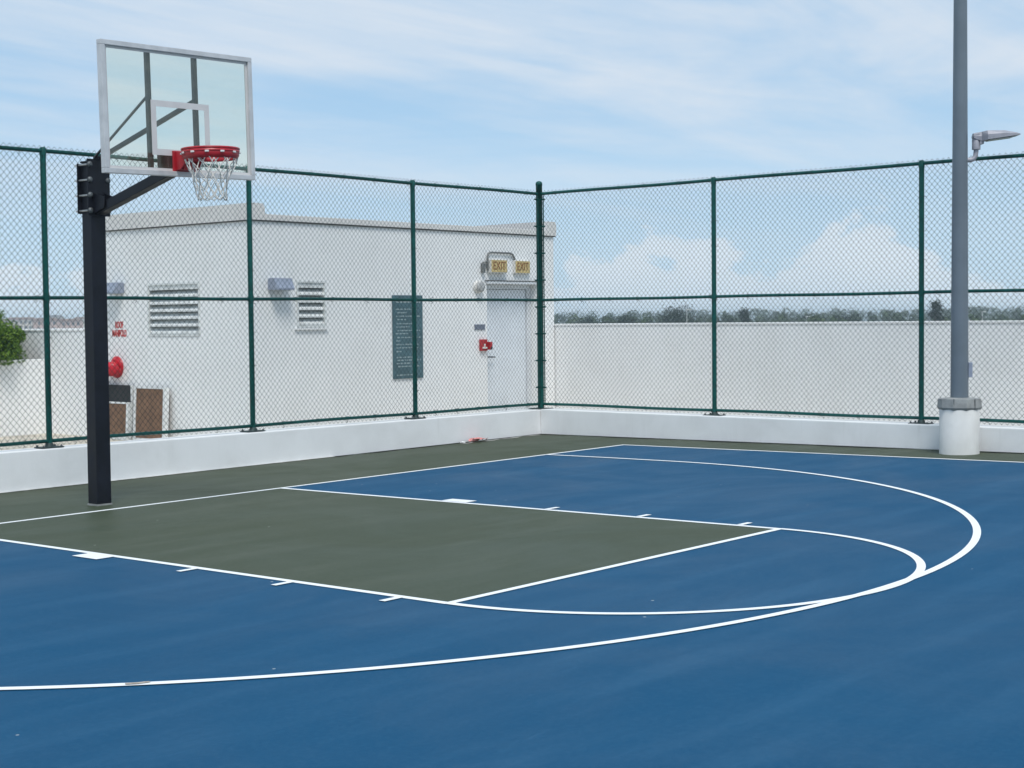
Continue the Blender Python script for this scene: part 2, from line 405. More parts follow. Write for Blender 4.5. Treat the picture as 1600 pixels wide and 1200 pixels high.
# ------------------------------------------------------------------ utility building
BX0, BX1, BY0, BY1, BZ = 5.16, 11.60, 4.40, 7.92, 3.05
bld = thing('utility_building', (BX0, BY0, -.03), 'flat-roofed white rooftop utility building with louvres and a door, behind the fence', 'building')
INV = Matrix.Translation((-BX0, -BY0, .03))
def wall_holes(name, u0, u1, z0, z1, holes, fn, depth):
    """wall in (u,z) with rectangular openings and reveals; fn(u, d, z) -> point, d = depth into the wall"""
    us = sorted({u0, u1, *[h[0] for h in holes], *[h[1] for h in holes]}); zs = sorted({z0, z1, *[h[2] for h in holes], *[h[3] for h in holes]})
    mb = MB()
    for i in range(len(us) - 1):
        for j in range(len(zs) - 1):
            uc, zc = (us[i] + us[i + 1]) / 2, (zs[j] + zs[j + 1]) / 2
            if any(h[0] < uc < h[1] and h[2] < zc < h[3] for h in holes): continue
            mb.add([fn(us[i], 0, zs[j]), fn(us[i + 1], 0, zs[j]), fn(us[i + 1], 0, zs[j + 1]), fn(us[i], 0, zs[j + 1])], [(0, 1, 2, 3)])
    for a, b, c_, e in holes:
        for (p, q) in (((a, c_), (a, e)), ((b, e), (b, c_)), ((a, e), (b, e)), ((b, c_), (a, c_))):
            mb.add([fn(p[0], 0, p[1]), fn(q[0], 0, q[1]), fn(q[0], depth, q[1]), fn(p[0], depth, p[1])], [(0, 1, 2, 3)])
    mb.v = [INV @ Vector(p) for p in mb.v]; return mb.build(name, 'wall_paint', bld)
HF = [(5.95, 6.49, 1.60, 2.25), (9.92, 11.15, -.03, 2.245)]
HL = [(5.53, 6.74, 1.49, 2.25)]
wall_holes('wall', BX0, BX1, -.3, BZ, HF, lambda u, dd, z: (u, BY0 + dd, z), .19)
wall_holes('wall', BY0, BY1, -.3, BZ, HL, lambda u, dd, z: (BX0 + dd, u, z), .14)
def bpart(name, x0, x1, y0, y1, z0, z1, material, parent=None, bev=0.0):
    mb = MB().box(x0, x1, y0, y1, z0, z1, bev=bev); mb.v = [INV @ Vector(p) for p in mb.v]; return mb.build(name, material, parent or bld)
bpart('wall', BX1 - .2, BX1, BY0 + .003, BY1, -.3, BZ - .002, 'wall_paint')
bpart('wall', BX0 + .003, BX1 - .203, BY1 - .2, BY1 + .002, -.3, BZ - .002, 'wall_paint')
bpart('roof', BX0 + .02, BX1 - .02, BY0 + .02, BY1 - .02, BZ - .12, BZ + .03, 'roof_grey')
# dark drip groove under the fascia, then the fascia: tall on the sides, low at the front
bpart('drip_edge', BX0 - .022, BX1 + .022, BY0 - .022, BY0 + .05, BZ - .006, BZ + .010, 'drip_dark')
bpart('drip_edge', BX0 - .022, BX0 + .05, BY0 + .052, BY1 + .01, BZ - .006, BZ + .010, 'drip_dark')
def side_parapet(xa, xb, h):
    mb = MB(); e = .055
    prof = [(xa, BZ + .011), (xb, BZ + .011), (xb, BZ + h - e), (xb - e * .55, BZ + h), (xa, BZ + h)]
    mb.prism(prof, BY1 - BY0 + .05, Matrix.Translation((0, BY0 - .035, 0))); mb.v = [INV @ Vector(p) for p in mb.v]; mb.build('fascia', 'fascia_paint', bld)
side_parapet(BX0 - .035, BX0 + .22, .235)
side_parapet(BX1 - .20, BX1 + .035, .245)
bpart('fascia', BX0 + .223, BX1 - .203, BY0 - .035, BY0 + .15, BZ + .011, BZ + .095, 'fascia_paint', bev=.006)
# louvres
def louvre(fn, u0, u1, z0, z1, n, d0):
    """frame with slanted blades set in an opening; fn(u,d,z) as above (d negative = proud)"""
    fr = MB(); t = .028
    def bx(mb, a, b, c_, e, z, zz):
        mb.add([INV @ Vector(fn(u, dd, q)) for q in (z, zz) for dd in (c_, e) for u in (a, b)], [(0, 2, 3, 1), (4, 5, 7, 6), (0, 1, 5, 4), (2, 6, 7, 3), (0, 4, 6, 2), (1, 3, 7, 5)])
    bx(fr, u0 + .002, u0 + t, -.012, .10, z0 + .002, z1 - .002); bx(fr, u1 - t, u1 - .002, -.012, .10, z0 + .002, z1 - .002)
    bx(fr, u0 + t + .001, u1 - t - .001, -.012, .10, z0 + .002, z0 + t); bx(fr, u0 + t + .001, u1 - t - .001, -.012, .10, z1 - t, z1 - .002)
    lo = fr.build('louver', 'louver_metal', bld)
    bk = MB(); bx(bk, u0 + t, u1 - t, .115, .13, z0 + t, z1 - t); bk.build('back_panel', 'dark_void', lo)
    tb = .075; pit = (z1 - z0 - 2 * t - tb) / n
    bl = MB(); bx(bl, u0 + t + .003, u1 - t - .003, .004, .020, z1 - t - tb + .004, z1 - t - .001); bl.build('blank_panel', 'louver_metal', lo)
    for k in range(n):
        zb = z0 + t + pit * k; mb = MB()
        a, b = u0 + t + .003, u1 - t - .003
        # blade: bottom edge out, sloping up and in, with a short turned-down lip
        sec = [(.0, zb + .004), (.0, zb + .026), (.098, zb + pit * 1.04), (.104, zb + pit * 1.04 - .014), (.012, zb + .010)]
        nn = len(sec); v = [INV @ Vector(fn(a, q[0], q[1])) for q in sec] + [INV @ Vector(fn(b, q[0], q[1])) for q in sec]
        mb.add(v, [tuple(range(nn)), tuple(reversed(range(nn, 2 * nn)))] + [(i, i + nn, (i + 1) % nn + nn, (i + 1) % nn) for i in range(nn)])
        mb.build('slat', 'louver_metal', lo)
    return lo
louvre(lambda u, dd, z: (u, BY0 + dd, z), *HF[0], 5, 0)
louvre(lambda u, dd, z: (BX0 + dd, u, z), *HL[0], 6, 0)
bpart('louver_sill', 5.90, 6.50, BY0 - .035, BY0 + .0, 1.565, 1.590, 'wall_paint')
# door in its recess
door = bpart('door', 9.985, 11.04, BY0 + .150, BY0 + .192, -.02, 2.165, 'door_paint', bev=.004)
bpart('door_frame', 9.922, 9.98, BY0 + .12, BY0 + .188, -.03, 2.243, 'door_frame_paint', door)
bpart('door_frame', 11.045, 11.148, BY0 + .12, BY0 + .188, -.03, 2.243, 'door_frame_paint', door)
bpart('door_frame', 9.981, 11.044, BY0 + .12, BY0 + .188, 2.17, 2.243, 'door_frame_paint', door)
mb = MB().box(10.02, 10.08, BY0 + .142, BY0 + .149, .98, 1.16).tube([(10.05, BY0 + .145, 1.085), (10.05, BY0 + .09, 1.085), (10.06, BY0 + .085, 1.085), (10.19, BY0 + .085, 1.08)], .011, 8)
mb.v = [INV @ Vector(p) for p in mb.v]; mb.build('handle', 'bolt_grey', door)
bpart('door_header', 9.89, 11.18, BY0 - .045, BY0 - .001, 2.252, 2.290, 'door_frame_paint')
bpart('door_header_flashing', 9.88, 11.19, BY0 - .050, BY0 - .001, 2.2915, 2.306, 'drip_dark')

# ------------------------------------------------------------------ things on the building
def wall_lamp(fnM, label):
    root = thing('wall_lamp', (0, 0, 0), label, 'lamp', 'grey wall lamps on the utility building'); root.matrix_world = fnM
    # local: x along wall, -y out of the wall, z up
    MB().box(-.15, .15, -.039, -.002, -.045, .095, bev=.006).build('back_box', 'wall_lamp_grey', root)
    sec = [(-.04, .105), (-.14, .105), (-.205, -.03), (-.205, -.055), (-.04, -.055)]
    v = [Vector((sx * (.165 if i < 2 else .152), q[0], q[1])) for sx in (-1, 1) for i, q in enumerate(sec)]
    hood = MB().add(v, [(0, 1, 2, 3, 4), (9, 8, 7, 6, 5)] + [(i, i + 5, (i + 1) % 5 + 5, (i + 1) % 5) for i in range(5)])
    hood.build('hood', 'wall_lamp_grey', root)
    MB().box(-.12, .12, -.19, -.06, -.066, -.0565).build('lens', 'lamp_lens', root)
wall_lamp(Matrix.Translation((5.585, BY0, 2.17)), 'grey wedge wall lamp beside the narrow louvre on the long face')
wall_lamp(Matrix.Translation((BX0, 7.46, 2.175)) @ Matrix.Rotation(R(-90), 4, 'Z'), 'grey wedge wall lamp above the red lettering, left of the wide louvre')

def exit_sign(xc, zc, w_, h_, label, dep, matname):
    root = thing('exit_sign', (xc, BY0, zc), label, 'sign', 'exit signs above the door')
    MB().box(-w_ / 2, w_ / 2, -dep, -.002, -h_ / 2, h_ / 2, bev=.008).build('housing', 'exit_white', root)
    MB().box(-w_ / 2 + .012, w_ / 2 - .012, -dep - .004, -dep - .0005, -h_ / 2 + .012, h_ / 2 - .012).build('face', matname, root)
    me = text_mesh('EXIT', .185, .002); me.materials.append(MATS['exit_letter'])
    o = link('lettering', me, root, (0, -dep - .0065, 0), (R(90), 0, 0)); o.scale = (w_ / .50, 1.0, 1)
    return root
exit_sign(10.13, 2.53, .40, .215, 'dull tan EXIT sign boxed beneath the conduit loop, nearer of the two', .085, 'exit_yellow')
exit_sign(10.745, 2.528, .38, .215, 'yellow EXIT sign over the door, next to the fence corner post', .05, 'exit_yellow')
mb = MB().tube([(9.80, BY0 - .03, 2.43), (9.80, BY0 - .03, 2.58), (9.90, BY0 - .03, 2.60)], .014, 8)
mb.tube([(9.915, BY0 - .03, 2.46), (9.915, BY0 - .03, 2.68), (9.935, BY0 - .03, 2.725), (9.985, BY0 - .03, 2.745), (10.46, BY0 - .03, 2.745), (10.52, BY0 - .03, 2.725), (10.555, BY0 - .03, 2.68), (10.575, BY0 - .03, 2.64)], .016, 8)
mb.box(9.78, 9.83, BY0 - .06, BY0 - .002, 2.42, 2.57)
tag(mb.build('conduit', 'conduit'), 'thin grey electrical conduit looping over to the second exit sign', 'conduit')
M90 = Matrix.Translation((9.70, BY0 - .002, 2.20)) @ Matrix.Rotation(R(90), 4, 'X')
hr = thing('alarm_horn', (9.70, BY0, 2.20), 'round grey alarm horn on the wall left of the door top', 'alarm')
L90 = Matrix.Rotation(R(90), 4, 'X')
MB().lathe([(.10, .002), (.10, .03), (.085, .05)], 20, L90).build('back_plate', 'exit_white', hr)
MB().lathe([(.075, .0505), (.085, .085), (.06, .10), (.02, .105)], 20, L90).build('horn', 'horn_grey', hr)
rs = thing('notice_board', (8.12, BY0, 1.435), 'tall teal notice board with rows of pale writing on the white wall', 'sign')
MB().box(-.315, .315, -.022, -.002, -.622, .622, bev=.003).build('panel', 'sign_teal', rs)
rows = [(.525, 1.0, 1.0)] + [(z, a, 1) for z, a in zip((.415, .365, .312, .262, .200, .152, .098, .052, -.006, -.056, -.110, -.160, -.215, -.302, -.345, -.392, -.438, -.565), (.9, .45, 1, .42, .75, .55, 1, .5, 1, .2, .95, .9, .22, .85, 1, .6, .95, .75))]
tx = MB()
for i, (z, a, _) in enumerate(rows):
    x = -.255 if i in (0, 1) else -.265 + random.uniform(0, .05); end = -.265 + .52 * a; h = .013 if i else .018
    while x < end:
        ln = random.uniform(.018, .075); xe = min(x + ln, end)
        xx = x
        while xx < xe - .004:      # letter-high strokes, too far off to read
            lw = random.uniform(.007, .012); hh = h * random.uniform(.65, 1.0)
            tx.box(xx, xx + lw, -.0255, -.0225, z - hh, z + hh * random.uniform(.3, 1)); xx += lw + .0045
        x = xe + .018
tx.build('writing', 'sign_text', rs)['kind'] = 'stuff'
tag(MB().box(-.12, .12, -.014, -.002, -.042, .042, bev=.003).build('wall_plate', 'plate_grey', None, (9.737, BY0, 1.565)), 'small blue-grey plate on the wall above the red pull station', 'sign')
ps = thing('fire_pull_station', (9.80, BY0, 1.28), 'small red fire alarm pull station left of the door', 'alarm')
MB().box(-.075, .075, -.045, -.002, -.09, .09, bev=.006).build('box', 'alarm_red', ps)
MB().box(-.05, .05, -.062, -.0455, -.055, -.03).box(-.012, .012, -.060, -.0455, -.0295, .02).build('pull_bar', 'exit_white', ps)
MB().box(.078, .135, -.10, -.002, -.075, .05, bev=.01).build('side_housing', 'alarm_red', ps)
MB().box(.085, .128, -.104, -.1005, -.07, -.03).build('bracket', 'dark_void', ps)
# red lettering painted on the side wall
lr = thing('wall_lettering', (BX0, 7.455, 1.59), 'red stencilled words ROOF MANIFOLD on the white side wall', 'lettering', rz=R(-90))
for s, z, sz, wd in (('ROOF', .063, .118, .20), ('MANIFOLD', -.062, .118, .36)):
    me = text_mesh(s, sz, .0015, .004); me.materials.append(MATS['letter_red']); xs = [v.co.x for v in me.vertices]; wid = max(xs) - min(xs)
    o = link('word', me, lr, (0, -.003, z), (R(90), 0, 0)); o.scale = (wd / wid, 1.15, 1)
# fire department connection
fd = thing('fire_hose_connection', (BX0, 7.53, 1.03), 'red twin fire hose connection with round caps low on the side wall', 'hydrant', rz=R(-90))
fd.scale = (1.25, 1.25, 1.25)
MB().lathe([(.13, .002), (.13, .012), (.09, .03)], 24, L90).build('wall_flange', 'fire_red', fd)
for s in (-1, 1):
    Mx = Matrix.Rotation(R(90), 4, 'X')
    ax = Vector((s * .62, -.75, -.12)).normalized(); q = ax.to_track_quat('Z', 'Y').to_matrix().to_4x4()
    Mq = Matrix.Translation((s * .02, -.05, 0)) @ q
    inl = MB().lathe([(.055, -.02), (.055, .08), (.068, .085), (.068, .105)], 20, Mq).build('inlet', 'fire_red', fd)
    MB().lathe([(.078, .1055), (.085, .12), (.085, .15), (.070, .172), (.038, .186), (.012, .19)], 24, Mq).build('cap', 'fire_red', inl)
    for k in range(3):
        a = k * 2.094; MB().box(-.014, .014, -.014, .014, .118, .155, Mq @ Matrix.Rotation(a, 4, 'Z') @ Matrix.Translation((.092, 0, 0))).build('lug', 'fire_red', inl)
MB().lathe([(.06, -.02), (.07, .05), (.055, .09), (.02, .10)], 20, Matrix.Translation((0, -.01, 0)) @ L90).build('body', 'fire_red', fd)

# boards leaning on the side wall
def board(yc, wd, hgt, lean, label, black=0.0, z0=0.0, out=.10):
    root = thing('leaning_board', (BX0 - out, yc, -.03 + z0), label, 'board', 'boards leaning on the side wall', rz=R(-90))
    root.rotation_euler = (R(-lean), 0, R(-90))
    t, dpt = .045, .075
    MB().box(-wd / 2, -wd / 2 + t, -dpt, 0, 0, hgt).build('frame_rail', 'board_white', root)
    MB().box(wd / 2 - t, wd / 2, -dpt, 0, 0, hgt).build('frame_rail', 'board_white', root)
    MB().box(-wd / 2 + t + .001, wd / 2 - t - .001, -dpt, 0, 0, t).build('frame_rail', 'board_white', root)
    MB().box(-wd / 2 + t + .001, wd / 2 - t - .001, -dpt + .004, 0, hgt - t * .6, hgt - .002).build('frame_rail', 'board_white', root)
    MB().box(-wd / 2 + t + .001, wd / 2 - t - .001, -dpt + .012, -dpt + .03, t + .001, hgt - t * .6 - .001).build('panel', 'board_brown', root)
    return root
board(6.56, .74, .79, 3, 'brown panel in a white frame leaning on the side wall, nearer the fence post')
board(7.47, .86, .555, 3, 'lower brown panel in a white frame leaning on the side wall behind the hoop pole', out=.12)
bb = thing('black_panel', (BX0 - .05, 7.45, -.03), 'black panel standing behind the lower brown board', 'board', rz=R(-90))
MB().box(-.40, .36, -.03, 0, 0, .80).build('panel', 'board_black', bb)
MB().box(-.42, -.401, -.034, 0, 0, .80).build('frame_rail', 'board_white', bb); MB().box(.361, .38, -.034, 0, 0, .80).build('frame_rail', 'board_white', bb)

# planter with shrub
pln = thing('planter_box', (2.2, 9.36, -.03), 'plain white masonry planter box at the left edge, holding the shrub', 'planter')
MB().box(-4.2, 2.955, 0, .16, -.2, 1.165, bev=.008).build('front_wall', 'wall_paint', pln)
MB().box(-4.2, 2.955, 1.9, 2.06, -.2, 1.165, bev=.008).build('back_wall', 'wall_paint', pln)
MB().box(-4.2, 2.95, .161, 1.899, .2, 1.10).build('soil', 'soil', pln)
def leaf_cloud(pts, nrm, size, jitter, tone, asp=.55, name='foliage', up=0.4):
    n = len(pts); d1 = rng.normal(size=(n, 3)) * jitter + nrm; d1 /= np.linalg.norm(d1, axis=1)[:, None]
    t = np.cross(d1, rng.normal(size=(n, 3))); t /= np.linalg.norm(t, axis=1)[:, None]; b = np.cross(d1, t)
    s = (size * rng.uniform(.6, 1.35, n))[:, None]
    V = np.stack([pts - t * s, pts - b * s * asp + d1 * s * .15, pts + t * s, pts + b * s * asp + d1 * s * .15], 1).reshape(-1, 3)
    me = bpy.data.meshes.new(name); me.vertices.add(4 * n); me.vertices.foreach_set('co', V.ravel().astype('f'))
    me.loops.add(4 * n); me.loops.foreach_set('vertex_index', np.arange(4 * n, dtype='i')); me.polygons.add(n)
    me.polygons.foreach_set('loop_start', np.arange(0, 4 * n, 4, dtype='i')); me.polygons.foreach_set('loop_total', np.full(n, 4, dtype='i'))
    at = me.attributes.new('tone', 'FLOAT', 'FACE'); at.data.foreach_set('value', tone.astype('f')); me.update(calc_edges=True); return me
def clumps(centres, radii, per, size, jitter=.5):
    P, Nn, T = [], [], []
    for c_, r_ in zip(centres, radii):
        u = rng.normal(size=(per, 3)); u /= np.linalg.norm(u, axis=1)[:, None]; rr = r_ * rng.uniform(.72, 1.04, per)[:, None]
        P.append(np.array(c_) + u * rr * np.array([1, 1, .85])); Nn.append(u + np.array([0, 0, .35])); T.append(np.clip(rng.normal(.45, .22, per) + rng.normal(0, .12), 0, 1))
    return np.concatenate(P), np.concatenate(Nn), np.concatenate(T)
def shrub(x, y, zb, rx, h, label, grp):
    root = thing('shrub', (x, y, zb), label, 'shrub', grp)
    cs, rs_ = [], []
    for k in range(230):
        a = random.uniform(0, 2 * math.pi); t = math.sqrt(random.uniform(.35, 1)); zf = random.uniform(.08, .86)
        rr = rx * math.sqrt(max(0.06, 1 - (max(zf - .35, 0) / .62) ** 2.2)); cs.append((math.cos(a) * t * rr, math.sin(a) * t * rr, zf * h)); rs_.append(random.uniform(.10, .19))
    P, Nn, T = clumps(cs, rs_, 170, .032)
    T = np.clip(T, 0, 1)
    me = leaf_cloud(P, Nn, .026, .6, T, .5, 'foliage'); me.materials.append(MATS['shrub_leaf']); o = link('foliage', me, root); o['kind'] = 'stuff'
    st = MB()
    for k in range(7):
        a = k * .9; st.tube([(math.cos(a) * .04, math.sin(a) * .04, -.07), (math.cos(a) * .18, math.sin(a) * .18, h * .4), (math.cos(a) * rx * .6, math.sin(a) * rx * .6, h * .75)], [.018, .013, .005], 6)
    st.build('stem', 'trunk', root)
shrub(4.00, 10.08, 1.08, .95, .90, 'dense rounded green shrub in the planter at the left edge of the photo', 'shrubs in the planter')

# ------------------------------------------------------------------ hoop
hp = thing('basketball_hoop', (0.012, .406, cz(0, .4)), 'basketball hoop with clear framed backboard, red rim and white net on a black pole', 'basketball hoop')
HI = Matrix.Translation((-.012, -.406, -cz(0, .4)))
def hb(mb, name, material, parent=None):
    mb.v = [HI @ Vector(p) for p in mb.v]; return mb.build(name, material, parent or hp)
px, py, hw = .012, .406, .0765
pole = hb(MB().box(px - hw, px + hw, py - hw, py + hw, -.12, 3.155, bev=.010), 'pole', 'black_steel')
hb(MB().box(px - .082, px + .082, py - .082, py + .082, 3.1555, 3.172, bev=.004), 'pole_cap', 'black_steel', pole)
hb(MB().box(px - .081, px + .081, py - .081, py + .081, -.1, .012), 'base_sealant', 'pole_cover', pole)
fp = hb(MB().box(px - .118, px + .118, py - hw - .016, py - hw - .001, 2.665, 3.185, bev=.003), 'mounting_plate', 'black_steel')
hb(MB().box(px - .115, px + .115, py + hw + .001, py + hw + .010, 2.69, 3.15, bev=.003), 'rear_plate', 'black_steel')
for k, zz_ in enumerate((2.715, 2.855, 2.995, 3.135)):
    for s in (-1, 1):
        if s == 1 and k == 1: continue
        xx = px + s * .096
        rod = hb(MB().tube([(xx, py - hw - .03, zz_), (xx, py + hw + .055, zz_)], .0095, 8), 'clamp_rod', 'zinc', fp)
        hb(MB().lathe([(.027, 0), (.027, .006), (.020, .014), (.012, .019)], 14, Matrix.Translation((xx, py - hw - .0165, zz_)) @ L90), 'bolt', 'bolt_grey', fp)
# the head (arm, board, rim) hangs a touch out of true: rolled about the board's middle
XB, YB = -.058, -1.0
ROLL = Matrix.Translation((XB, 0, 3.47)) @ Matrix.Rotation(R(-1.3), 4, 'Y') @ Matrix.Translation((-XB, 0, -3.47))
def bar(a, b, wx, wz):
    a, b = Vector(a), Vector(b); d_ = (b - a); ln = d_.length; q = d_.to_track_quat('Y', 'Z').to_matrix().to_4x4()
    return MB().box(-wx / 2, wx / 2, 0, ln, -wz / 2, wz / 2, Matrix.Translation(a) @ q, bev=.006)
am = hb(bar((px, .315, 2.715), (px - .04, -.90, 3.005), .085, .088), 'arm', 'black_steel')
for s in (-1, 1):
    g_ = MB(); g_.prism([(0, 2.69), (-.17, 2.735), (-.17, 2.83), (0, 2.875)], .008, None)
    v = [Vector((px + s * .056 - (.008 if s < 0 else 0) + p[1], .313 + p[0], p[2])) for p in g_.v]; g2 = MB(); g2.v = v; g2.f = g_.f; g2.sm = g_.sm
    hb(g2, 'gusset', 'black_steel', am)
UX = (-.338, .150)
for ux in UX:
    hb(bar((px + (.03 if ux > 0 else -.03), .33, 3.20), (ux, -.935, 3.60), *((.040, .036) if ux > 0 else (.020, .020))), 'brace', 'grey_steel')
hb(MB().box(px - .04, px + .04, .30, .34, 3.186, 3.212, bev=.004), 'brace_foot', 'black_steel')
def rolled(mb): mb.v = [ROLL @ Vector(p) for p in mb.v]; return mb
for ux in UX: hb(rolled(MB().box(ux - .019, ux + .019, YB + .031, YB + .071, 2.945, 4.0, bev=.004)), 'upright', 'grey_steel')
hb(rolled(MB().box(XB - .16, XB + .16, YB + .073, YB + .125, 2.955, 3.12, bev=.005)), 'cross_member', 'grey_steel')
BW, BH0, BH1 = .787, 2.932, 4.018
bf = MB(); t = .042
for x0, x1, z0, z1 in ((-BW, BW, BH0, BH0 + t), (-BW, BW, BH1 - t, BH1), (-BW, -BW + t, BH0 + t + .0005, BH1 - t - .0005), (BW - t, BW, BH0 + t + .0005, BH1 - t - .0005)):
    bf.box(XB + x0, XB + x1, YB - .030, YB + .030, z0, z1, bev=.004)
frame = hb(rolled(bf), 'backboard_frame', 'alu')
gl = hb(rolled(MB().box(XB - BW + t - .004, XB + BW - t + .004, YB - .006, YB + .006, BH0 + t - .004, BH1 - t + .004)), 'backboard_glass', 'board_glass')
gt = MB(); i0, i1 = BW - t, .022     # painted margin on the pane
for x0, x1, z0, z1 in ((-i0, i0, BH0 + t, BH0 + t + i1), (-i0, i0, BH1 - t - i1, BH1 - t), (-i0, -i0 + i1, BH0 + t + i1, BH1 - t - i1), (i0 - i1, i0, BH0 + t + i1, BH1 - t - i1)):
    gt.box(XB + x0, XB + x1, YB - .0085, YB - .0065, z0, z1)
hb(rolled(gt), 'painted_border', 'glass_paint', gl)
sq = MB(); a, b, c_, e, t2 = -.305, .305, 3.105, 3.565, .052
sx = XB + .004
for x0, x1, z0, z1 in ((a, b, c_, c_ + t2), (a, b, e - t2, e), (a, a + t2, c_ + t2, e - t2), (b - t2, b, c_ + t2, e - t2)):
    sq.box(sx + x0, sx + x1, YB - .0085, YB - .0065, z0, z1)
hb(rolled(sq), 'target_square', 'glass_paint', gl)
# rim
XR, YR, ZR = XB + .012, YB - .385, 3.135
ring = MB(); n = 64; pts = [(XR + .236 * math.cos(2 * math.pi * k / n), YR + .236 * math.sin(2 * math.pi * k / n), ZR) for k in range(n + 1)]
ring.tube(pts, .0105, 10, cap=False); ring.tube([(x, y, z - .024) for x, y, z in pts], .0095, 10, cap=False)
rim = hb(rolled(ring), 'rim', 'rim_red')
fl = MB().lathe([(.238, -.010), (.243, -.012), (.236, -.060), (.222, -.085), (.216, -.085), (.228, -.058), (.233, -.014)], 64, Matrix.Translation((XR, YR, ZR)), cap=False)
hb(rolled(fl), 'rim_flange', 'rim_red', rim)
rb = MB().box(XR - .115, XR + .115, YB - .030, YB - .0085, ZR - .165, ZR + .012, bev=.006)
rb.box(XR - .085, XR + .085, YB - .20, YB - .031, ZR - .040, ZR - .012, bev=.005)
for s in (-1, 1):
    gq = MB(); gq.prism([(0, -.15), (0, .0), (-.20, -.01), (-.20, -.045), (-.06, -.15)], .009)
    o_ = len(rb.v); rb.v += [(XR + s * .088 + p[1] - .0045, YB - .0305 + p[0], ZR + p[2]) for p in gq.v]; rb.f += [tuple(i + o_ for i in q) for q in gq.f]; rb.sm += gq.sm
rb.box(XR - .07, XR + .07, YB - .11, YB - .031, ZR - .155, ZR - .06, bev=.008)
hb(rolled(rb), 'rim_bracket', 'rim_red', rim)
hb(rolled(MB().box(XR - .14, XR + .14, YB + .0075, YB + .030, ZR - .185, ZR + .02)), 'rear_bracket', 'black_steel', rim)
NH = 12
for k in range(NH):
    a = 2 * math.pi * (k + .5) / NH
    Mk = Matrix.Translation((XR, YR, ZR)) @ Matrix.Rotation(a, 4, 'Z')
    hb(rolled(MB().box(.239, .252, -.017, .017, -.042, -.026, Mk, bev=.004)), 'net_clip', 'white_clip', rim)
net = MB()
prof = [(0.0, .232), (.085, .200), (.165, .160), (.235, .136), (.30, .122), (.36, .116)]
lev = len(prof); off = [[(random.uniform(-.012, .012), random.uniform(-.012, .012), random.uniform(-.012, .012)) if i else (0, 0, 0) for k in range(2 * NH)] for i in range(lev)]
def node(i, h):     # h in half-steps round the ring
    dz_, r_ = prof[i]; h %= 2 * NH; a = math.pi * (h + 1) / NH; o = off[i][h]
    return Vector((XR + r_ * math.cos(a) + o[0] + .018 * dz_, YR + r_ * math.sin(a) + o[1], ZR - .045 - dz_ + o[2]))
for k in range(NH):
    for s in (-1, 1):
        h = 2 * k; P = [node(0, h)]
        for i in range(1, lev):
            h += s if i % 2 else s
            P.append(node(i, h))
        Q = []
        for a_, b_ in zip(P[:-1], P[1:]):
            Q += [a_, a_.lerp(b_, .5) + Vector((random.uniform(-.004, .004), random.uniform(-.004, .004), -.004))]
        Q.append(P[-1]); net.tube(Q, .0050, 5)
for k in range(NH):     # frayed loops at the bottom
    h = 2 * k + lev - 1; p0, p1 = node(lev - 1, h), node(lev - 1, h + 2)
    net.tube([p0, p0.lerp(p1, .5) + Vector((0, 0, -.024)), p1], .0050, 5)
hb(rolled(net), 'net', 'net_cord')

# ------------------------------------------------------------------ chain-link fences
ZB, ZM, ZT, ZC = .458, 1.952, 3.475, .388
def chain_panel(length, z0, z1, pitch=.0345, ph=.0375, rad=.0020):
    """woven zig-zag wires in local XZ plane, knuckled ends above and below the rails"""
    nP = int(round(length / pitch)); pitch = length / nP; nS = int(round((z1 - z0) / ph)); ph = (z1 - z0) / nS
    i = np.arange(nP + 1)[:, None]; j = np.arange(nS + 1)[None, :]
    s = np.where((i + j) % 2 == 0, 1.0, -1.0)
    X = (i + 0 * j) * pitch + s * (pitch / 2 + .0010); Z = z0 + j * ph + 0 * i
    X = np.clip(X, 0.0, length)
    Yb = .0022 * s + .012 * np.sin(X * 2.1 + 1.0) * np.sin((Z - z0) * 2.05) + rng.normal(0, .0006, X.shape)
    Z = Z + rng.normal(0, .0012, X.shape); X = X + rng.normal(0, .0014, X.shape); Z = Z + .004 * np.sin(X * 3.1) * np.sin((Z - z0) * 1.0)
    ring = [(rad * 1.38, 0), (0, rad), (-rad * 1.38, 0), (0, -rad)]
    V = np.stack([np.stack([X + a, Yb + b, Z], -1) for a, b in ring], 2)       # wire, level, ring, xyz
    nw, nl = X.shape; idx = np.arange(nw * nl * 4).reshape(nw, nl, 4)
    F = np.stack([np.stack([idx[:, :-1, k], idx[:, :-1, (k + 1) % 4], idx[:, 1:, (k + 1) % 4], idx[:, 1:, k]], -1) for k in range(4)], 2).reshape(-1, 4)
    me = bpy.data.meshes.new('chain_link_mesh'); nv, nf = nw * nl * 4, len(F)
    me.vertices.add(nv); me.vertices.foreach_set('co', V.reshape(-1).astype('f')); me.loops.add(nf * 4); me.loops.foreach_set('vertex_index', F.reshape(-1).astype('i'))
    me.polygons.add(nf); me.polygons.foreach_set('loop_start', np.arange(0, nf * 4, 4, dtype='i')); me.polygons.foreach_set('loop_total', np.full(nf, 4, dtype='i'))
    me.update(calc_edges=True); me.materials.append(MATS['green_wire']); return me
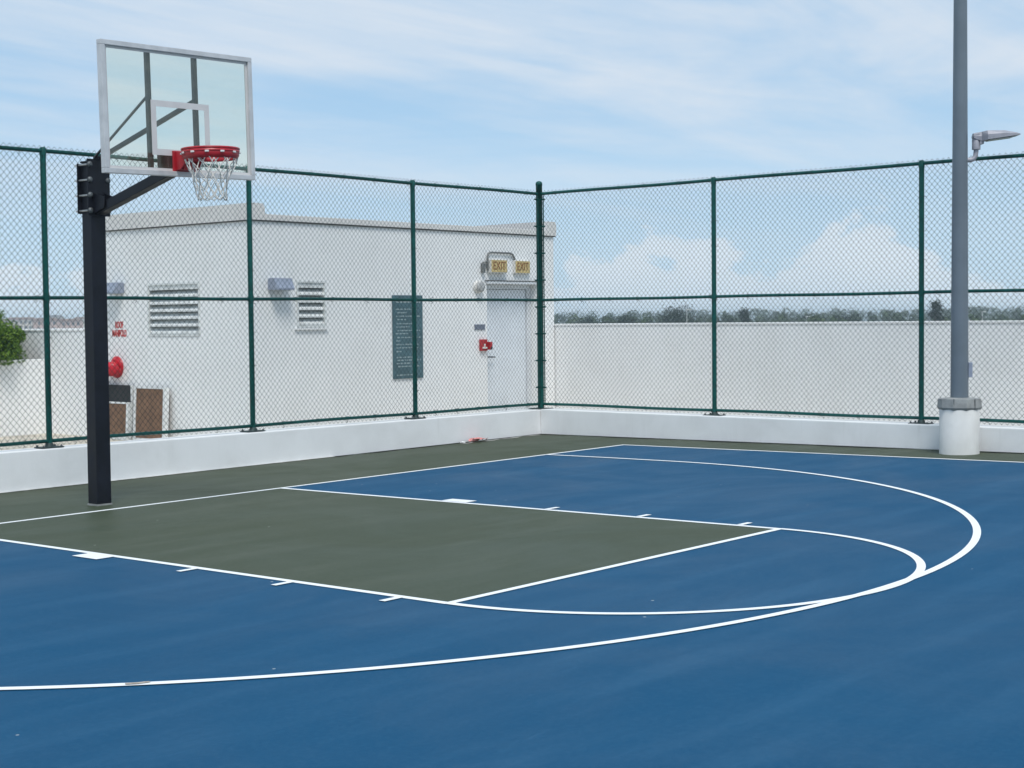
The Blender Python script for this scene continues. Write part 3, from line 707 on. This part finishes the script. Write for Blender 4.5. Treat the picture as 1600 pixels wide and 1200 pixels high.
def fence(name, origin, rz, posts, length, label, start=0.0, endpost=True):
    """local x runs along the fence from the corner post; posts = local x of the line posts"""
    root = thing(name, origin, label, 'fence', 'chain-link fences round the court', rz)
    r = .0215
    for nm, z in (('top_rail', ZT), ('middle_rail', ZM), ('bottom_rail', ZB)):
        pts = [(start + (length - start) * k / 24, 0, z + .004 * math.sin(k * 1.1)) for k in range(25)]
        MB().tube(pts, r if nm == 'top_rail' else .0195, 12).build(nm, 'green_vinyl', root)
    me = None
    for p in posts:
        po = MB().lathe([(.031, ZC + .012), (.031, ZT - .02)], 16, Matrix.Translation((p, 0, 0))).build('post', 'green_vinyl', root)
        MB().lathe([(.036, ZT - .045), (.036, ZT + .024), (.028, ZT + .036), (.010, ZT + .041)], 16, Matrix.Translation((p, 0, 0))).build('post_cap', 'green_vinyl', po)
        MB().lathe([(.038, ZM - .03), (.038, ZM + .03)], 14, Matrix.Translation((p, 0, 0))).build('rail_clamp', 'green_vinyl', po)
        bp = MB().box(p - .13, p + .13, -.085, .075, ZC + .0005, ZC + .012, bev=.003).lathe([(.05, ZC + .0125), (.036, ZC + .05)], 14, Matrix.Translation((p, 0, 0))).build('base_plate', 'plate_steel', po)
        for sx_ in (-.105, .105):
            for sy_ in (-.065, .06):
                MB().lathe([(.014, ZC + .0125), (.014, ZC + .024), (.007, ZC + .0245), (.007, ZC + .032)], 6, Matrix.Translation((p + sx_, sy_, 0)), smooth=False).build('anchor_bolt', 'bolt_grey', po)
    ed = [start] + list(posts)
    if ed[-1] < length - .1: ed.append(length)
    cache = {}
    for a, b in zip(ed[:-1], ed[1:]):
        key = round(b - a, 2)
        if key not in cache: cache[key] = chain_panel(b - a, ZB - .048, ZT + .050)
        o = link('chain_link_mesh', cache[key], root, (a, .027, 0)); o['kind'] = 'stuff'
    ties = MB()
    for z in (ZT, ZM, ZB):
        x = start + .25
        while x < length:
            ties.tube([(x, .034, z + .028), (x + .004, -.024, z + .020), (x + .008, -.027, z - .018), (x + .014, .034, z - .032)], .0028, 4)
            if random.random() < .6: ties.tube([(x + .014, .034, z - .032), (x + .03, .02, z - .055)], .0026, 4)
            x += random.uniform(.42, .62)
    for p in posts:
        z = ZB + .3
        while z < ZT - .2:
            ties.tube([(p - .045, .034, z), (p - .034, -.012, z + .004), (p, -.035, z + .006), (p + .034, -.012, z + .008), (p + .045, .034, z + .012)], .0028, 4); z += random.uniform(.33, .42)
    t_ = ties.build('wire_ties', 'tie_wire', root); t_['kind'] = 'stuff'
    return root
CX, CYF = 8.755, 2.335
# baseline fence: from the corner post towards -X
fl_ = fence('chain_link_fence', (CX, CYF, 0), R(180), [CX - 6.170, CX - 3.435, CX - .712, CX + 2.01, CX + 4.73], 13.6, 'green chain-link fence behind the hoop, in front of the white building', .03)
fr_ = fence('chain_link_fence', (CX, CYF, 0), R(-90), [CYF + .637, CYF + 3.558, CYF + 6.48, CYF + 9.40], 12.0, 'green chain-link fence along the right side, behind the lamp post', .03)
# corner post belongs to the baseline fence
cpz = 3.628
cpst = MB().lathe([(.046, ZC + .01), (.046, cpz - .03), (.050, cpz - .029), (.048, cpz + .005), (.034, cpz + .024), (.010, cpz + .032)], 20).build('corner_post', 'green_vinyl', fl_)
MB().box(-.13, .13, -.13, .13, ZC + .0005, ZC + .011, bev=.003).build('base_plate', 'plate_steel', cpst)
for z in np.arange(.70, 3.45, .385):
    for rz in (0, R(90)):
        MB().lathe([(.051, z - .011), (.051, z + .011)], 16).tube([(.05, 0.0, z), (.105, 0.0, z)], .011, 6).build('tension_band', 'green_vinyl', cpst, rot=(0, 0, rz))
for rz, x in ((0, .050), (R(90), .050)):
    MB().box(x, x + .016, .020, .026, ZB, ZT).build('tension_bar', 'green_vinyl', cpst, rot=(0, 0, rz))

# ------------------------------------------------------------------ lamp post
LX, LY = 8.287, -4.250
lz = cz(LX, LY)
lp = thing('lamp_post', (LX, LY, lz), 'tall tapered grey lamp post on a round white concrete base by the right sideline', 'lamp post')
MB().lathe([(.222, -.12), (.222, .505), (.214, .515)], 40).build('concrete_base', 'base_concrete', lp)
cov = MB(); 
cov.lathe([(.225, .500), (.238, .516), (.246, .530), (.236, .628), (.12, .640)], 10, Matrix.Rotation(R(8), 4, 'Z'), smooth=False).build('base_cover', 'pole_cover', lp)
for a in (190, 250, 10): MB().box(.2265, .2335, -.004, .004, .52, .632, Matrix.Rotation(R(a), 4, 'Z') @ Matrix.Translation((.006, 0, 0))).build('cover_seam', 'bolt_grey', lp)
MB().lathe([(.1005, .628), (.1000, .70), (.097, 1.2), (.0735, 5.2), (.061, 7.2), (.055, 7.22), (.02, 7.235)], 32).build('pole', 'lamp_pole', lp)
jb = MB().box(-.03, .03, -.045, .0, -.085, .085, bev=.006)
dr = Matrix.Rotation(R(-58), 4, 'Z')     # faces away to the right of the pole
jo = jb.build('junction_box', 'wall_lamp_grey', lp, (.097 * .42, -.097 * .907 - .0, .955), (0, 0, R(25)))
# small flood lamp on an elbow
fa = R(-52); ux_ = Vector((math.cos(fa), math.sin(fa), 0))
def lq(dist, z): return ux_ * dist + Vector((0, 0, z - lz))
MB().tube([lq(.07, 3.43), lq(.115, 3.428), lq(.150, 3.44), lq(.172, 3.475), lq(.178, 3.52), lq(.180, 3.57)], .028, 12).build('elbow', 'lamp_head', lp)
MB().lathe([(.047, 0), (.047, .11), (.040, .12)], 16, Matrix.Translation(lq(.180, 3.545))).build('slip_fitter', 'lamp_head', lp)
hd = MB(); RM = Matrix.Translation(lq(.180, 3.69)) @ Matrix.Rotation(fa, 4, 'Z')
hd.lathe([(.03, -.05), (.042, -.045), (.042, .045), (.03, .05)], 14, RM @ Matrix.Rotation(R(90), 4, 'X'))
def loft(secs):
    n = len(secs[0]); v = [RM @ Vector(p) for s_ in secs for p in s_]; f = [tuple(range(n)), tuple(reversed(range(n * (len(secs) - 1), n * len(secs))))]
    for i in range(len(secs) - 1): f += [(i * n + k, i * n + (k + 1) % n, (i + 1) * n + (k + 1) % n, (i + 1) * n + k) for k in range(n)]
    hd.add(v, f)
def sec(x, w_, zb, zt): return [(x, -w_, zb), (x, w_, zb), (x, w_, zb + (zt - zb) * .55), (x, w_ * .75, zt), (x, -w_ * .75, zt), (x, -w_, zb + (zt - zb) * .55)]
loft([sec(-.035, .05, -.02, .035), sec(.05, .055, -.055, .05), sec(.10, .13, -.045, .058), sec(.29, .145, -.020, .055), sec(.43, .135, .0, .030), sec(.465, .11, .006, .020)])
hd.box(.03, .075, -.05, .05, -.085, -.03, RM)
lh = hd.build('lamp_housing', 'lamp_head', lp)
MB().add([RM @ Vector(p) for p in ((.13, -.10, -.0445), (.13, .10, -.0445), (.40, .10, -.010), (.40, -.10, -.010), (.13, -.10, -.050), (.13, .10, -.050), (.40, .10, -.0155), (.40, -.10, -.0155))], [(0, 1, 2, 3), (7, 6, 5, 4), (0, 4, 5, 1), (1, 5, 6, 2), (2, 6, 7, 3), (3, 7, 4, 0)]).build('lens', 'lamp_lens', lh)

# ------------------------------------------------------------------ small litter by the kerb
def scrap(name, x, y, s, material, label):
    bm = bmesh.new(); bmesh.ops.create_grid(bm, x_segments=6, y_segments=4, size=1)
    for v in bm.verts: v.co = Vector((v.co.x * s * 1.6 + random.uniform(-.1, .1) * s, v.co.y * s * .7 + random.uniform(-.1, .1) * s, s * (.28 + random.uniform(-.24, .35))))
    ex = bmesh.ops.extrude_face_region(bm, geom=list(bm.faces)); 
    for v in [e_ for e_ in ex['geom'] if isinstance(e_, bmesh.types.BMVert)]: v.co.z += .002
    return tag(MB().bm(bm).build(name, material, None, (x, y, cz(x, y) + .008)), label, 'litter')
scrap('crumpled_wrapper', 7.13, 2.10, .085, 'paper_pink', 'crumpled pink wrapper lying against the kerb near the fence corner')
scrap('paper_scrap', 6.84, 2.12, .03, 'paper_white', 'tiny white paper scrap left of the pink wrapper')

# ------------------------------------------------------------------ far surroundings
def polar(az, dist): return CP.x + dist * math.cos(R(az)), CP.y + dist * math.sin(R(az))
def tree_points(x, y, h, cr, per, size, kind):
    """leaf faces of one crown, in clumps up an uneven outline"""
    cs, rs_ = [], []
    n = 15
    for k in range(n):
        f = random.random(); a = random.uniform(0, 6.283)
        if kind == 'pine':
            f = k / (n - 1); rr = cr * (1 - f) ** .8 + .35; zz2 = h * (.30 + .68 * f); t = random.random() ** .5
            cs.append((x + math.cos(a) * rr * t * .8, y + math.sin(a) * rr * t * .8, ZG + zz2)); rs_.append(max(.5, rr * .48))
        else:
            zz2 = h * (.45 + .50 * f); rr = cr * math.sqrt(max(.08, 1 - ((f - .35) / .72) ** 2)); t = random.random() ** .5
            cs.append((x + math.cos(a) * rr * t, y + math.sin(a) * rr * t, ZG + zz2)); rs_.append(cr * random.uniform(.26, .44))
    return clumps(cs, rs_, per, size)
P, Nn, T = [], [], []
for az0, az1, rows_ in ((4, 47.5, ((250, 13.6, 4.6), (300, 14.6, 5.0), (370, 15.3, 5.6), (470, 16.1, 6.2), (600, 17.2, 7.5), (800, 18.6, 9.0), (1100, 20.6, 12))),
                        (-85, 4, ((280, 14.0, 7.5), (420, 16.2, 9.0), (700, 18.5, 13)))):
    for dist, h, step in rows_:
        az = az0
        while az < az1:
            x, y = polar(az, dist * random.uniform(.94, 1.06)); hh = h * random.uniform(.92, 1.03) - (.35 if az0 > 0 else 0)
            a = tree_points(x, y, hh, step * random.uniform(.45, .75), 34 if az0 > 0 else 14, 1.0, 'pine' if random.random() < .12 else 'broad')
            P.append(a[0]); Nn.append(a[1]); T.append(np.full(len(a[2]), random.uniform(-.25, .25)) + a[2]); az += math.degrees(step * random.uniform(.7, 1.15) / dist)
P = np.concatenate(P); Nn = np.concatenate(Nn); T = np.clip(np.concatenate(T), 0, 1)
me = leaf_cloud(P, Nn, .55, .6, T, .6, 'woodland'); me.materials.append(MATS['far_leaf'])
tag(link('woodland', me), 'hazy dark green belt of distant woodland along the horizon', 'woodland', kind='stuff')
for px_az, dist, h, cr, kind, label in ((34.55, 262, 17.1, 4.6, 'broad', 'tall spreading dark tree rising above the distant woodland left of the middle fence post'),
        (36.5, 275, 15.6, 3.0, 'broad', 'small bushy tree standing a little above the distant woodland near the fence corner'),
        (32.15, 270, 16.2, 2.1, 'pine', 'narrow upright tree above the woodland just right of the middle fence post'),
        (25.30, 255, 17.0, 2.0, 'pine', 'slim pointed conifer above the woodland just left of the lamp post'),
        (38.0, 290, 15.7, 2.4, 'broad', 'low rounded tree above the woodland close to the fence corner post'),
        (28.4, 310, 15.8, 3.4, 'broad', 'broad low tree above the woodland midway along the right-hand fence')):
    x, y = polar(px_az, dist)
    root = thing('tree', (x, y, ZG), label, 'tree', 'single trees above the woodland')
    a = [tree_points(0, 0, h * random.uniform(.93, 1.0), cr, 130, 1.0, kind) for q in range(3)]
    pp = np.concatenate([q[0] for q in a]) ; nn_ = np.concatenate([q[1] for q in a]); tt = np.concatenate([q[2] for q in a])
    pp = pp - np.array([0, 0, ZG])
    pp = pp + rng.normal(0, .30, pp.shape)
    me = leaf_cloud(pp, nn_, .16, .8, np.clip(tt, 0, 1), .5, 'crown'); me.materials.append(MATS['pine_leaf']); link('crown', me, root)
    tb = MB().tube([(0, 0, -.2), (.1, 0, h * .4), (.05, .1, h * .9)], [.32, .22, .05], 8)
    for k in range(5): aa = k * 1.3; tb.tube([(.08, .02, h * (.45 + .08 * k)), (math.cos(aa) * cr * .6, math.sin(aa) * cr * .6, h * (.6 + .07 * k))], [.10, .03], 5)
    tb.build('trunk', 'trunk', root)
for az, dist, h, label in ((34.28, 190, 15.6, 'thin pale street lamp mast beside the tall spreading tree on the horizon'), (23.7, 200, 15.0, 'thin pale mast in front of the distant woodland right of the lamp post'), (29.9, 240, 14.6, 'thin pale mast in front of the distant woodland near the middle of the right fence')):
    x, y = polar(az, dist); root = thing('far_lamp_mast', (x, y, ZG), label, 'lamp post', 'pale masts by the woodland')
    MB().lathe([(.11, 0), (.05, h)], 8).build('mast', 'far_pole', root); MB().box(-.1, .9, -.12, .12, h, h + .15).build('lamp_head', 'far_pole', root)
wm = MB().box(-.6, .6, -.03, 0, -.75, .75).mesh('window', 'house_glass')
hs = [(55.7, 780, 16, 17.6, 'house_cream', 'roof_clay', 'cream'), (57.0, 840, 15, 17.4, 'house_pink', 'roof_clay', 'pink'), (57.45, 1000, 9, 20.4, 'house_tan', 'roof_grey', 'tan'), (57.75, 820, 13, 17.9, 'house_pink', 'roof_clay', 'rose'),
      (58.55, 900, 16, 18.6, 'house_cream', 'roof_clay', 'pale cream'), (59.6, 860, 18, 17.8, 'house_tan', 'roof_clay', 'brown'), (56.35, 1000, 18, 19.0, 'house_cream', 'roof_clay', 'dusky'), (61.0, 880, 22, 18.0, 'house_pink', 'roof_grey', 'faded pink'), (54.2, 860, 22, 18.0, 'house_tan', 'roof_clay', 'sand')]
place = ('hidden mostly by the hoop pole', 'just left of the hoop pole', 'with a grey roof, tallest of the skyline', 'between the hoop pole and the first fence post', 'right beside the first fence post', 'above the shrub', 'far behind the hoop pole', 'at the left edge behind the shrub', 'right of the hoop pole behind the building')
for (az, dist, wd, h, mw, mr, cn), pl_ in zip(hs, place):
    x, y = polar(az, dist); rz = R(az - 90 + random.uniform(-14, 14)); root = thing('town_house', (x, y, ZG), f'distant {cn} town building {pl_}', 'building', 'distant town buildings', rz)
    MB().box(-wd / 2, wd / 2, 0, 11, 0, h - 1.3).build('wall', mw, root)
    MB().prism([(-wd / 2 - .5, 0), (wd / 2 + .5, 0), (wd / 2 - 2.6, 1.3), (-wd / 2 + 2.6, 1.3)], 12, Matrix.Translation((0, -.5, h - 1.3))).build('roof', mr, root)
    nw = int(wd // 2.6)
    for r_ in range(4):
        for k in range(nw): link('window', wm, root, ((k - (nw - 1) / 2) * 2.5, -.004, h - 2.8 - 2.9 * r_))

# ------------------------------------------------------------------ air
hz = MB().box(-6200, 6200, -6200, 6200, ZG - 1.2, 8.6).build('haze', None)
hm = bpy.data.materials.new('haze_air'); hm.use_nodes = True; ht = hm.node_tree; ht.nodes.clear()
pv = ht.nodes.new('ShaderNodeVolumePrincipled'); pv.inputs['Color'].default_value = (.80, .88, .96, 1); pv.inputs['Density'].default_value = .0006; pv.inputs['Anisotropy'].default_value = .1
ho = ht.nodes.new('ShaderNodeOutputMaterial'); ht.links.new(pv.outputs[0], ho.inputs['Volume']); hz.data.materials.append(hm)
tag(hz, 'pale even haze in the air over the far woodland', 'haze', kind='stuff')
